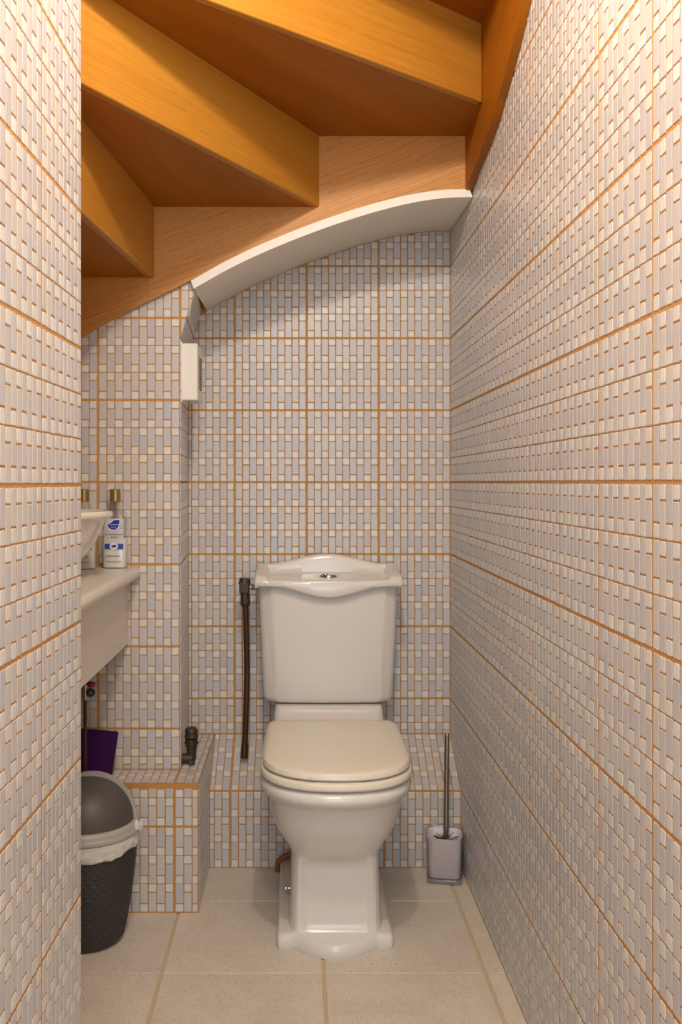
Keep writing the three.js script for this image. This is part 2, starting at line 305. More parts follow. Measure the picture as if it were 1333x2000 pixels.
// floor of square tiles with a fine printed weave
const weave = dataTex(768, 768, (u, v) => {          // 0.30 m
  const n = 54, x = u * n + 0.5 * noise(u * 40, v * 40), y = v * n + 0.5 * noise(u * 40 + 9, v * 40 + 4), cx = Math.floor(x), cy = Math.floor(y), fx = x - cx, fy = y - cy;
  const line = Math.min(fx, 1 - fx, fy, 1 - fy) < 0.13 ? 1 : 0, t = hash(cx + 50, cy + 91), b = fbm(u * 5, v * 5, 3), k = line ? 1.02 : 1 - 0.085 * t * t;
  const s = k * (0.96 + 0.08 * b) * (0.98 + 0.04 * noise(u * 300, v * 300));
  return [214 * s, 202 * s, 186 * s];
});
const floorMats = [0.97, 1, 1.03].map((k) => std({ color: RGB(k, k, k), map: weave, roughness: 0.42 }));
{
  const fl = struct('floor', box(-0.95, XR + 0.1, -0.1, -0.002, -DB - 0.1, 1.3), M.floorGrout, 'floor of square beige stone tiles with pale joints', 'floor');
  const T = 1 / 3, gx = 0.0036, gz = 0.0022;
  for (let i = -4; i < 2; i++) for (let j = -3; j < 9; j++) {
    const x0 = Math.max(0.052 + (i) * T + gx, -0.95), x1 = Math.min(0.052 + (i + 1) * T - gx, XR), d0 = Math.max(1.92 + (j - 6) * T + gz, -1.3), d1 = Math.min(1.92 + (j - 5) * T - gz, DB);
    if (x1 - x0 < 0.01 || d1 - d0 < 0.01) continue;
    const g = rbox(x0, x1, -0.012, 0, -d1, -d0, 0.0012, 1), p = g.attributes.position, uv = new Float32Array(p.count * 2), ou = rnd(), ov = rnd();
    for (let k = 0; k < p.count; k++) { uv[2 * k] = p.getX(k) / 0.3 + ou; uv[2 * k + 1] = p.getZ(k) / 0.3 + ov; }
    g.setAttribute('uv', new THREE.BufferAttribute(uv, 2));
    mesh('floor_tile', g, floorMats[Math.floor(rnd() * 3)], fl);
  }
}
// ceiling in front of the stairs, the stairwell's top behind, and the wall with the window behind the viewer
struct('ceiling', join(box(-0.95, XR + 0.1, CEIL, CEIL + 0.1, -1.30, 1.3), box(-0.95, XR + 0.1, 2.75, 2.85, -DB - 0.1, -1.2), box(-0.95, XR + 0.1, CEIL + 0.1, 2.85, -1.30, -1.2)), M.plaster, 'white ceiling in front of the stair underside', 'ceiling');
{
  const x0 = DAY.pos[0] - DAY.w / 2, x1 = DAY.pos[0] + DAY.w / 2, y0 = DAY.pos[1] - DAY.h / 2, y1 = DAY.pos[1] + DAY.h / 2, z = 1.2;
  struct('wall_front', join(box(-0.95, x0, 0, CEIL, z, z + 0.1), box(x1, XR + 0.1, 0, CEIL, z, z + 0.1), box(x0, x1, 0, y0, z, z + 0.1), box(x0, x1, y1, CEIL, z, z + 0.1)), M.plaster, 'plaster wall around the window behind the viewer', 'wall');
  const w = thing('window_1', 'frosted window letting daylight in behind the viewer', 'window', [0, 0, 0], { kind: 'structure' });
  mesh('pane', box(x0, x1, y0, y1, z + 0.03, z + 0.04), std({ color: 0x222222, emissive: DAY.color, emissiveIntensity: 1.0 }), w);
  mesh('frame', join(box(x0, x0 + 0.02, y0, y1, z, z + 0.03), box(x1 - 0.02, x1, y0, y1, z, z + 0.03), box(x0, x1, y0, y0 + 0.02, z, z + 0.03), box(x0, x1, y1 - 0.02, y1, z, z + 0.03)), M.whitePaint, w);
}
// white curved soffit board
{
  const pts = SOFS.filter((p) => p[0] > -0.262 && p[0] < XR - 0.003), a = [[-0.255, curveY(SOFS, -0.255)], ...pts, [XR - 0.003, curveY(SOFS, XR)]];
  const sh = new THREE.Shape([...a.map((p) => new THREE.Vector2(p[0], EYE + p[1])), ...a.slice().reverse().map((p) => new THREE.Vector2(p[0] - 0.006, EYE + p[1] + 0.0185))]);
  const g = new THREE.ExtrudeGeometry(sh, { depth: DB - 2.282, bevelEnabled: true, bevelSize: 0.0012, bevelThickness: 0.002, bevelSegments: 2, curveSegments: 1 }); g.translate(0, 0, -DB + 0.002);
  const p = g.attributes.position; for (let i = 0; i < p.count; i++) p.setY(i, p.getY(i) + 0.010 * (-2.28 - p.getZ(i)) / 0.34);
  const s = struct('trim_1', toCreasedNormals(clean(g), 0.5), M.whitePaint, 'white painted curved board along the bottom of the stair stringer', 'trim');
  for (const x of [-0.176, 0.085, 0.373]) mesh('nail_head', cyl([x, soffit(x) - 0.0012, -2.2905], [x, soffit(x) + 0.002, -2.2905], 0.002, 0.002, 10), M.whitePlastic, s);
}

// ---------------------------------------------------------------- winder staircase seen from below
{
  const st = thing('winder_staircase', 'varnished orange wooden winder stairs seen from below', 'staircase', [0, 0, 0]);
  const SD = 2.285, SX = 0.409, piv = [-0.47, 1.42];
  // each riser: far end (x, depth), near end, lower height
  const R = [
    { a: [-0.845, 1.55], b: [-0.50, 1.42], y: 0.155 },
    { a: [-0.79, SD], b: [-0.50, 1.42], y: 0.327 },
    { a: [-0.3514, SD], b: [-0.424, 1.476], y: 0.499 },
    { a: [0.0525, SD], b: [-0.455, 1.424], y: 0.672 },
    { a: [SX, 2.076], b: [-0.46, 1.401], y: 0.843 },
    { a: [SX, 1.672], b: [-0.46, 1.423], y: 1.015 },
    { a: [SX, 1.322], b: [-0.46, 1.416], y: 1.187 },
  ];
  const RISE = 0.172, RT = 0.019;
  R.forEach((r, k) => {
    if (k < 1) return;
    const A = V3(r.a[0], 0, -r.a[1]), B = V3(r.b[0], 0, -r.b[1]), L = A.distanceTo(B), dir = A.clone().sub(B).normalize();
    const g = new RoundedBoxGeometry(L, RISE + 0.016, RT, 3, 0.004), mat = new THREE.Matrix4().makeBasis(dir, V3(0, 1, 0), dir.clone().cross(V3(0, 1, 0)));
    // visible face lies on the line itself, the board's thickness behind it
    const n = dir.clone().cross(V3(0, 1, 0)), mid = A.clone().add(B).multiplyScalar(0.5).addScaledVector(n, -RT / 2); mid.y = EYE + r.y + RISE / 2 + 0.008;
    g.applyMatrix4(mat); g.translate(mid.x, mid.y, mid.z);
    mesh('riser', woodUV(g, [dir.x, 0, dir.z], [k * 0.37, k * 0.23]), M.riser, st);
  });
  const poly = (k, pts, dir) => {
    const sh = new THREE.Shape(pts.map((p) => new THREE.Vector2(p[0], p[1])));
    const g = new THREE.ExtrudeGeometry(sh, { depth: 0.034, bevelEnabled: false }); g.rotateX(-Math.PI / 2); g.translate(0, EYE + R[k].y + RISE + 0.0015, 0);
    mesh('tread', woodUV(clean(g), [dir[0], 0, -dir[1]], [k * 0.41, k * 0.19]), M.tread, st);
  };
  // tread k covers from riser k to riser k+1, underside at the top of riser k
  poly(0, [[-0.845, 1.55], [-0.5, 1.42], [-0.79, SD], [-0.845, SD]], [0.2, 1]);
  poly(1, [[-0.79, SD], [-0.5, 1.42], [-0.43, 1.46], [-0.3624, SD]], [0.05, 1]);
  poly(2, [[-0.3514, SD], [-0.424, 1.45], [-0.46, 1.44], [0.036, SD]], [0.25, 1]);
  poly(3, [[0.0525, SD], [-0.455, 1.42], [-0.46, 1.42], [SX, 2.094], [SX, SD]], [0.8, 1]);
  poly(4, [[SX, 2.076], [-0.46, 1.401], [-0.46, 1.43], [SX, 1.69]], [1, 0.55]);
  poly(5, [[SX, 1.672], [-0.46, 1.423], [-0.46, 1.42], [SX, 1.33]], [1, 0.1]);
  // wall stringer along the back
  const low = [[-0.845, 0.193], [-0.529, 0.358], [-0.472, 0.3905], [-0.415, 0.419], [-0.369, 0.4415], [-0.317, 0.4665], [-0.262, 0.4945]];
  const along = SOFS.filter((p) => p[0] > -0.23 && p[0] < SX + 0.012).map((p) => [p[0] - 0.006, p[1] + 0.0185]);
  const topLine = (x) => 0.72 + 0.55 * (x + 0.5);
  const seam = -0.3685;
  const stringer = (pts, d0, d1) => { const sh = new THREE.Shape(pts.map((p) => new THREE.Vector2(p[0], EYE + p[1]))); const g = new THREE.ExtrudeGeometry(sh, { depth: d1 - d0, bevelEnabled: true, bevelSize: 0.0008, bevelThickness: 0.0008, bevelSegments: 1 }); g.translate(0, 0, -d1); return clean(g); };
  const left = low.filter((p) => p[0] < seam), right = low.filter((p) => p[0] > seam);
  mesh('stringer', woodUV(stringer([...left, [seam - 0.0008, 0.4417], [seam - 0.0008, topLine(seam)], [-0.845, topLine(-0.845)]], SD, 2.2955), [1, 0.42, 0], [0.13, 0.31]), M.string, st);
  mesh('stringer', woodUV(stringer([[seam + 0.0008, 0.442], ...right, ...along, [SX + 0.012, topLine(SX)], [seam + 0.0008, topLine(seam)]], SD, 2.2955), [1, 0.36, 0], [0.52, 0.08]), M.string, st);
  // right stringer along the side wall
  const bot = RSTR.map((p) => [p[0], EYE + p[1]]).filter((p) => p[1] < CEIL - 0.005);
  const sh2 = new THREE.Shape([...bot.map((p) => new THREE.Vector2(...p)), new THREE.Vector2(SD, 2.2), new THREE.Vector2(1.9, 2.39), new THREE.Vector2(bot[0][0] + 0.01, 2.39)]);
  const g2 = new THREE.ExtrudeGeometry(sh2, { depth: 0.0146, bevelEnabled: true, bevelSize: 0.0015, bevelThickness: 0.0015, bevelSegments: 2 }); g2.rotateY(Math.PI / 2); g2.translate(SX + 0.0005, 0, 0);
  mesh('stringer', woodUV(clean(g2), [0, 0.55, 1], [0.3, 0.2]), M.tread, st);
  mesh('newel_post', woodUV(rbox(-0.55, -0.452, 0.9, 2.39, -1.475, -1.395, 0.004), [0, 1, 0]), M.riser, st);
}

// ---------------------------------------------------------------- toilet
const TX = 0.079;
{
  const t = thing('toilet', 'white ceramic close-coupled toilet with cream seat cover down', 'toilet', [TX, 0, -2.2]);
  const Z = (d) => 2.2 - d;                                  // local z of a depth
  // pedestal and bowl
  const S = [ // height, front depth, widest depth, rear depth, half width, n front, n rear
    [0.028, 2.022, 2.2, 2.44, 0.106, 7, 7], [0.034, 2.028, 2.2, 2.44, 0.1035, 7, 7], [0.05, 2.030, 2.2, 2.44, 0.102, 7.5, 7], [0.10, 2.031, 2.2, 2.44, 0.100, 7.5, 7], [0.16, 2.032, 2.2, 2.44, 0.0978, 7.5, 7], [0.183, 2.033, 2.19, 2.44, 0.097, 7, 7],
    [0.189, 2.031, 2.18, 2.44, 0.0985, 5.5, 6], [0.196, 2.024, 2.17, 2.44, 0.1030, 3.9, 5], [0.212, 2.008, 2.15, 2.44, 0.1125, 3.1, 4.5], [0.235, 1.992, 2.12, 2.44, 0.1250, 2.7, 4], [0.262, 1.973, 2.09, 2.44, 0.1355, 2.45, 4], [0.292, 1.959, 2.08, 2.45, 0.1430, 2.35, 4], [0.318, 1.950, 2.07, 2.45, 0.1465, 2.3, 4],
    [0.327, 1.945, 2.07, 2.45, 0.1480, 2.3, 4], [0.332, 1.933, 2.07, 2.45, 0.1535, 2.3, 4], [0.340, 1.917, 2.07, 2.45, 0.160, 2.3, 4], [0.348, 1.908, 2.07, 2.45, 0.1655, 2.3, 4], [0.357, 1.905, 2.07, 2.45, 0.167, 2.3, 4], [0.365, 1.908, 2.07, 2.45, 0.1655, 2.3, 4], [0.370, 1.915, 2.07, 2.45, 0.161, 2.3, 4], [0.372, 1.928, 2.07, 2.45, 0.152, 2.3, 4],
  ];
  const bowl = loft(S.map(([h, df, dc, dr, a, nf, nr]) => {
    const r = even(ring(0.003, Z(dc), a, dc - df, dr - dc, nf, nr, h, 2400), 400), k = smooth(0.0275, 0.034, h) * (1 - smooth(0.182, 0.192, h));   // front panel set back between round corner columns
    r.forEach((p) => { if (p.z > Z(dc)) p.z -= k * 0.0085 * (1 - smooth(0.0665, 0.0775, Math.abs(p.x - 0.003))); }); return r;
  }), { crease: 1.2 });
  // foot: corner blocks with a bulging front between them
  const half = [[0.126, Z(2.445)], [0.1262, Z(2.1)], [0.1262, Z(2.032)], [0.1235, Z(2.0235)], [0.117, Z(2.021)], [0.097, Z(2.021)], [0.088, Z(2.018)], [0.075, Z(2.007)], [0.055, Z(1.992)], [0.03, Z(1.979)], [0.012, Z(1.9735)]];
  const full = [...half, ...half.slice().reverse().map(([x, z]) => [-x, z])];
  const footRing = (s, y) => full.map(([x, z]) => V3(0.001 + x * (1 - s / 0.126), y, Z(2.25) + (z - Z(2.25)) * (1 - s / 0.25)));
  const foot = loft([footRing(0.001, 0), footRing(0, 0.003), footRing(0, 0.021), footRing(0.0008, 0.0255), footRing(0.003, 0.0285), footRing(0.006, 0.0298), footRing(0.014, 0.0312)].map((r) => r.slice().reverse()), { crease: 1.0 });
  const flip = foot.attributes.position;                     // outline runs clockwise from above
  const deck = loft([[0.30, 2.405, 0.138], [0.385, 2.405, 0.143], [0.394, 2.409, 0.1435], [0.404, 2.425, 0.143], [0.416, 2.432, 0.1415], [0.422, 2.437, 0.139], [0.4245, 2.446, 0.135]].map(([h, df, a]) => ring(0.001, Z(2.52), a, 2.52 - df, 0.09, 9, 9, h, 64)), { crease: 1.0 });
  const back = loft([[0.25, 0.10], [0.30, 0.125], [0.371, 0.146], [0.386, 0.146]].map(([h, a]) => ring(0.001, Z(2.36), a, 0.06, 0.2, 6, 6, h, 48)), { crease: 1.0 });
  mesh('bowl', join(bowl, foot, deck, back), M.ceramic, t);
  // seat ring and cover
  const seatRing = (a, f, y, d = 0) => even(ring(0.004, Z(2.055), a, f - d, 0.265, 2.28, 15, y, 4000, 0.012), 320);
  mesh('seat', loft([seatRing(0.159, 0.140, 0.3755), seatRing(0.1645, 0.1465, 0.3785), seatRing(0.166, 0.148, 0.384), seatRing(0.1655, 0.1475, 0.389), seatRing(0.163, 0.145, 0.3925), seatRing(0.157, 0.139, 0.394)], { crease: 1.2 }), M.seat, t);
  const lidRing = (s, y) => even(ring(0.004, Z(2.055), 0.1610 - s, 0.1425 - s, 0.279 - s, 2.28, 15, y, 4000, 0.016), 320);
  mesh('seat_cover', loft([lidRing(0.005, 0.398), lidRing(0.001, 0.3995), lidRing(0, 0.403), lidRing(0.0003, 0.407), lidRing(0.002, 0.4105), lidRing(0.005, 0.4128), lidRing(0.010, 0.4142), lidRing(0.02, 0.415), lidRing(0.07, 0.4155), lidRing(0.12, 0.4155)], { crease: 1.2 }), M.seat, t);
  for (const x of [-0.075, 0.083]) mesh('hinge', cyl([x - 0.012, 0.396, Z(2.352)], [x + 0.012, 0.396, Z(2.352)], 0.009, 0.009, 16), M.seat, t);
  for (const s of [-1]) { const b = mesh('fixing_bolt', join(cyl([0.003 + s * 0.098, 0.055, Z(2.2)], [0.003 + s * 0.113, 0.055, Z(2.2)], 0.0045, 0.0045, 12), cyl([0.003 + s * 0.106, 0.055, Z(2.2)], [0.003 + s * 0.110, 0.055, Z(2.2)], 0.009, 0.008, 6), cyl([0.003 + s * 0.113, 0.055, Z(2.2)], [0.003 + s * 0.116, 0.055, Z(2.2)], 0.0045, 0.002, 12)), M.chrome, t); b.userData.label = 'chrome fixing bolt'; }
  // tank
  const tr = (h, a, df, inset = 0) => { const out = []; const x = a - inset, f = Z(df) - inset, b = Z(2.605) + inset, c1 = 0.026, c2 = 0.014;      // soft chamfered front corners
    const pts = [[x, b], [x, f - 0.034], [x - 0.0015, f - 0.026], [x - 0.006, f - 0.019], [x - 0.014, f - 0.0125], [x - 0.025, f - 0.0070], [x - 0.0285, f - 0.0052], [x - 0.032, f - 0.0012], [x - 0.040, f], [x * 0.45, f + 0.002], [0, f + 0.003]];
    pts.forEach((p) => out.push(V3(p[0], h, p[1]))); pts.slice(0, -1).reverse().forEach((p) => out.push(V3(-p[0], h, p[1]))); return out.reverse().map((p) => p); };
  const tankRows = [[0.4285, 0.164, 2.4565, 0.010], [0.4295, 0.1665, 2.4550, 0.006], [0.4325, 0.1688, 2.4538, 0.0025], [0.4375, 0.1705, 2.4532, 0.0005], [0.445, 0.1718, 2.453, 0], [0.52, 0.175, 2.451, 0], [0.62, 0.1795, 2.449, 0], [0.70, 0.183, 2.447, 0], [0.738, 0.1845, 2.446, 0]];
  mesh('tank', loft(tankRows.map((r) => tr(...r).reverse()), { crease: 0.9 }), M.ceramic, t);
  // tank lid: slab with wavy apron, side rails and a raised back
  const wave = (x) => { const k = Math.min(1, Math.abs(x) / 0.150); return 0.7085 + 0.0285 * smooth(0, 1, k); };
  const bulge = (x) => 0.006 * Math.cos(Math.min(1, Math.abs(x) / 0.19) * Math.PI / 2);
  const gl = []; const NX = 96;
  { // cross sections along x: profile in (z,y), joined as a loft
    const rows = [];
    for (let i = 0; i <= NX; i++) {
      const x = -0.194 + 0.388 * i / NX, e = Math.max(0, (Math.abs(x) - 0.186) / 0.008), ins = 0.006 * (1 - Math.sqrt(Math.max(0, 1 - e * e)));
      const f = Z(2.424) + bulge(x) - ins, b = Z(2.606) + ins * 0.2, w = wave(x) + ins, rail = smooth(0.157, 0.166, Math.abs(x));
      const topF = 0.7545 + rail * 0.004 - ins, tray = 0.7565 + rail * 0.012 - ins, g = 0.783 + 0.027 * (1 - smooth(0.05, 0.99, Math.abs(x) / 0.165)) - ins, rearTray = tray + rail * 0.008;
      const P2 = [[b, 0.738], [b, g - 0.004], [b + 0.003, g - 0.0005], [b + 0.008, g], [b + 0.012, g - 0.0012], [b + 0.0145, g - 0.005], [b + 0.017, Math.max(rearTray, g - 0.018) + 0.003], [b + 0.022, rearTray + 0.0045], [b + 0.031, rearTray + 0.001], [b + 0.045, rearTray], [f - 0.03, tray - rail * 0.002], [f - 0.014, tray - 0.0006 - rail * 0.004], [f - 0.006, topF], [f - 0.0015, topF - 0.005], [f, topF - 0.011], [f - 0.0008, Math.min(topF - 0.013, w + 0.006)], [f - 0.003, w + 0.0015], [f - 0.0065, w], [f - 0.012, w + 0.0015], [f - 0.014, 0.738]];
      rows.push(P2.map(([z, y]) => V3(x, y, z)));
    }
    gl.push(loft(rows, { crease: 1.0 }));
  }
  const lid = mesh('tank_lid', gl[0], M.ceramic, t);
  const by = 0.7575, bz = Z(2.51);
  const btn = mesh('flush_button', join(cyl([0.002, by, bz], [0.002, by + 0.003, bz], 0.0245, 0.0235, 32), cyl([0.002, by + 0.003, bz], [0.002, by + 0.0045, bz], 0.021, 0.020, 32)), M.chrome, t);
  mesh('small_button', cyl([-0.006, by + 0.0045, bz], [-0.006, by + 0.006, bz], 0.008, 0.0075, 20), M.steel, btn);
}

// ---------------------------------------------------------------- water supply and valves
{
  const x = -0.143, d = 2.53;
  const t = thing('water_supply_pipe', 'dark copper water pipe with bronze angle valve left of the toilet tank', 'pipe', [x, 0.23, -d]);
  const Y = (y) => y - 0.23;
  mesh('pipe', tube([[0, Y(0.69), 0], [0.002, Y(0.62), 0], [0.004, Y(0.5), -0.004], [0.001, Y(0.36), 0.004], [-0.002, Y(0.275), 0.008]], 0.0078, 60, 14), M.copper, t);
  mesh('pipe_collar', cyl([-0.001, Y(0.305), 0.006], [-0.003, Y(0.266), 0.009], 0.0095, 0.0105, 18), M.copper, t);
  const big = (g) => g.translate(0, -Y(0.726), 0).scale(1.28, 1.2, 1.28).translate(0, Y(0.726), 0);
  mesh('nut', big(join(cyl([-0.001, Y(0.715), 0], [0, Y(0.688), 0], 0.0105, 0.0115, 6), cyl([0, Y(0.688), 0], [0, Y(0.683), 0], 0.0115, 0.009, 6))), M.bronze, t);
  mesh('valve_body', big(join(rbox(-0.0125, 0.0085, Y(0.712), Y(0.738), -0.011, 0.011, 0.003), cyl([-0.002, Y(0.732), 0], [-0.001, Y(0.7455), 0], 0.0145, 0.012, 6))), M.bronze, t);
  const s = mesh('union', join(cyl([0.004, Y(0.726), 0], [0.026, Y(0.726), 0], 0.0035, 0.0035, 14), cyl([0.016, Y(0.726), 0], [0.026, Y(0.726), 0], 0.008, 0.0095, 6), cyl([0.026, Y(0.726), 0], [0.036, Y(0.726), 0], 0.006, 0.006, 12)), M.steel, t);
  s.userData.label = 'steel union to the tank';
}
{
  const t = thing('stop_valve', 'dark bronze stop valve standing on the tiled ledge', 'valve', [-0.268, 0.3044, -2.345]);
  mesh('body', join(cyl([0, 0.012, 0], [0, 0.045, 0], 0.011, 0.013, 16), cyl([0, 0.045, 0], [0, 0.062, 0], 0.0165, 0.0165, 6), cyl([-0.022, 0.014, 0.004], [0.004, 0.014, 0.004], 0.012, 0.013, 14)), M.bronze, t);
  mesh('ring', new THREE.TorusGeometry(0.0165, 0.0018, 8, 24).rotateX(Math.PI / 2).translate(0, 0.052, 0), M.bronze, t);
  const prof = [[0.001, 0.090], [0.012, 0.090], [0.0155, 0.086], [0.0165, 0.078], [0.014, 0.074], [0.0175, 0.070], [0.0165, 0.062], [0.001, 0.062]].map((p) => new THREE.Vector2(...p));
  mesh('hand_wheel', new THREE.LatheGeometry(prof.reverse(), 14), M.bronze, t);
  mesh('drain_cock', join(cyl([0.001, 0.0, 0.006], [0.001, 0.016, 0.006], 0.0085, 0.009, 12), cyl([0.001, 0.006, 0.006], [0.001, 0.008, 0.022], 0.0055, 0.0055, 10)), M.bronze, t);
}
{
  const t = thing('copper_stub', 'short bent raw copper pipe at the floor behind the toilet', 'pipe', [-0.045, 0, -2.425]);
  mesh('pipe', tube([[-0.010, 0.0, 0.0], [-0.008, 0.02, 0], [0.004, 0.035, 0], [0.02, 0.042, 0], [0.04, 0.044, 0]], 0.0065, 30, 10), M.rawCopper, t);
}

// ---------------------------------------------------------------- toilet brush
{
  const t = thing('toilet_brush', 'toilet brush with steel handle in a clear and white square holder', 'toilet brush', [0.3735, 0, -2.388]);
  const sq = (a, y) => ring(0, 0, a, a, a, 6, 6, y, 48), rot = (g) => g.rotateY(-0.16);
  const shell = (ao, at, ho, h0, wall, bot) => loft([sq(ao * 0.97, h0), sq(ao, h0 + 0.002), sq(at, ho - 0.001), sq(at - 0.001, ho), sq(at - wall, ho), sq(at - wall - 0.0005, ho - 0.001), sq(ao - wall, h0 + bot + 0.004), sq(ao - wall - 0.004, h0 + bot)], { crease: 0.8 });
  mesh('outer_shell', rot(shell(0.0455, 0.0475, 0.116, 0.0, 0.0025, 0.011)), M.clear, t);
  mesh('clear_foot', rot(loft([sq(0.044, 0.0004), sq(0.0445, 0.0015), sq(0.0445, 0.0105), sq(0.044, 0.0115)], { crease: 0.6 })), M.acrylicFoot, t);
  mesh('inner_cup', rot(shell(0.040, 0.0435, 0.1125, 0.013, 0.002, 0.004)), M.brushCup, t);
  const br = []; for (let i = 0; i < 150; i++) { const a = rr(0, 6.283), y = rr(0.05, 0.101), l = rr(0.028, 0.037), up = rr(-0.004, 0.012); br.push(cyl([0.004 + Math.cos(a) * 0.004, y, Math.sin(a) * 0.004], [0.004 + Math.cos(a) * l, y + up, Math.sin(a) * l], 0.0009, 0.0005, 4)); }
  mesh('bristles', join(...br, cyl([0.004, 0.03, 0], [0.004, 0.09, 0], 0.009, 0.012, 12)), M.black, t);
  mesh('handle', join(cyl([0.004, 0.085, 0], [0.005, 0.2, -0.002], 0.0072, 0.0068, 20), cyl([0.005, 0.2, -0.002], [0.0075, 0.362, -0.006], 0.0068, 0.0060, 20), cyl([0.0075, 0.362, -0.006], [0.0076, 0.366, -0.0061], 0.006, 0.0045, 20)), M.steel, t);
}

// ---------------------------------------------------------------- waste bin, liner, purple sheet
const BIN = [-0.466, 0, -2.07];
const smoothTabBin = smoothTab([[0, 0.066], [0.006, 0.0735], [0.02, 0.079], [0.056, 0.0865], [0.12, 0.0965], [0.195, 0.1045], [0.26, 0.1085]], 60);
{
  const t = thing('waste_bin', 'dark woven plastic waste bin with domed grey swing lid', 'bin', BIN);
  const rad = (h) => curveY(smoothTabBin, h);
  const rings = [], N = 288, rows = 230, H = 0.25;
  rings.push(Array.from({ length: N }, (_, i) => { const a = -i / N * 6.2832; return V3(0.055 * Math.cos(a), 0.0, 0.055 * Math.sin(a)); }).reverse());
  for (let j = 0; j <= rows; j++) {
    const h = 0.0008 + (H - 0.0008) * j / rows, rg = [];
    for (let i = 0; i < N; i++) {
      const a = i / N * Math.PI * 2, row = Math.floor(h / 0.0098), fy = h / 0.0098 - row, ca = a * 36 / 6.28318 + row * 0.5;
      const bump = 0.0034 * Math.sin(Math.PI * fy) ** 0.8 * Math.abs(Math.sin(Math.PI * (ca + (fy - 0.5) * 0.5))) ** 0.8, r = rad(h) + (h > 0.012 ? bump : 0);
      rg.push(V3(r * Math.sin(a), h, r * Math.cos(a)));
    }
    rings.push(rg);
  }
  rings[0] = rings[1].map((p) => V3(p.x * 0.9, 0, p.z * 0.9));
  mesh('body', loft(rings, { crease: 1.2 }), M.binBody, t);
  const lathe = (pts) => new THREE.LatheGeometry(pts.map((p) => new THREE.Vector2(...p)), 72);
  mesh('lid_rim', lathe([[0.100, 0.241], [0.1135, 0.241], [0.1155, 0.244], [0.1155, 0.250], [0.1135, 0.2525], [0.1122, 0.2545], [0.1125, 0.259], [0.1110, 0.263], [0.1065, 0.2665], [0.102, 0.267], [0.1005, 0.263]]), M.binRim, t);
  // dome flap, leaning back a little
  const dome = []; for (let i = 0; i <= 20; i++) { const a = i / 20 * Math.PI / 2; dome.push([0.1015 * Math.cos(a) ** 0.92 + 0.0001, 0.260 + 0.094 * Math.sin(a)]); }
  mesh('swing_flap', lathe(dome), M.binFlap, t);
  const arch = []; for (let i = 0; i <= 48; i++) { const a = i / 48 * Math.PI, c = Math.cos(a), s = Math.sin(a); const k = 1; arch.push([V3(0.1085 * c, 0.258 + 0.0995 * s * k, -0.022 * s), V3(0.1005 * c, 0.256 + 0.0900 * s, -0.022 * s), V3(0.1005 * c, 0.256 + 0.0880 * s, -0.050 * s), V3(0.107 * c, 0.258 + 0.0970 * s, -0.052 * s)]); }
  mesh('hood_arch', loft(arch, { crease: 0.6 }), M.binRim, t);
}
{
  const t = thing('bin_liner', 'crumpled white bin liner sticking out below the bin lid', 'bin liner', [BIN[0], 0.2, BIN[2]]);
  const rings = [], N = 160;
  for (let j = 0; j <= 14; j++) {
    const f = j / 14, rg = [];
    for (let i = 0; i < N; i++) {
      const a = i / N * Math.PI * 2, hang = 0.024 + 0.018 * noise(Math.cos(a) * 2.4 + 9, Math.sin(a) * 2.4 + 4) + 0.008 * Math.cos(a + 0.3), y = 0.0475 - f * hang;
      const fold = (noise(a * 9 + f * 2 + 40, f * 7 + a * 1.5) - 0.5) * 0.005 * (0.4 + f), r = rad2(0.2 + y) + 0.0035 + 0.0035 * Math.sin(f * 2.6) + fold;
      rg.push(V3(r * Math.sin(a), y, r * Math.cos(a)));
    }
    rings.push(rg);
  }
  mesh('cuff', loft(rings.reverse(), { caps: [false, false], crease: 1.4 }), M.bag, t);
  const knot = []; for (let j = 0; j < 9; j++) { const rg = []; for (let i = 0; i < 14; i++) { const a = i / 14 * 6.2832, r = [0.004, 0.010, 0.0125, 0.009, 0.0075, 0.010, 0.0115, 0.009, 0.002][j] * (0.8 + 0.5 * noise(i * 1.7, j * 1.3 + 5)); rg.push(V3(0.104 + j * 0.0028, 0.054 + j * 0.0006 + r * Math.sin(a) * 1.15, 0.018 + r * Math.cos(a))); } knot.push(rg); }
  mesh('knot', loft(knot, { crease: 1.2 }), M.bag, t);
}
function rad2(h) { return curveY(smoothTabBin, h); }
{
  const t = thing('purple_sheet', 'dark purple plastic sheet leaning on the pier behind the bin', 'plastic sheet', [-0.49, 0.3044, -2.215]);
  const sh = new THREE.Shape(); const w = 0.062, w2 = 0.052, h = 0.121, r = 0.005;
  sh.moveTo(-w2, 0); sh.lineTo(w2, 0); sh.lineTo(w, h - 0.004 - r); sh.quadraticCurveTo(w, h - 0.004, w - r, h - 0.0035); sh.lineTo(-w + r, h + 0.004); sh.quadraticCurveTo(-w, h + 0.004, -w, h - r); sh.closePath();
  const g = new THREE.ExtrudeGeometry(sh, { depth: 0.003, bevelEnabled: true, bevelSize: 0.001, bevelThickness: 0.001, bevelSegments: 2 }); g.rotateX(-0.33);
  const m = mesh('panel', g, M.purple, t); g.translate(0, 0.0012, 0.03);
  const g2 = new RoundedBoxGeometry(0.004, 0.115, 0.006, 2, 0.0015); g2.translate(0.0, 0.058, 0.005); g2.rotateZ(-0.085); g2.translate(0.052, 0, 0); g2.rotateX(-0.33); g2.translate(0, 0.0012, 0.03);
  mesh('raised_edge', g2, M.purple, t);
}

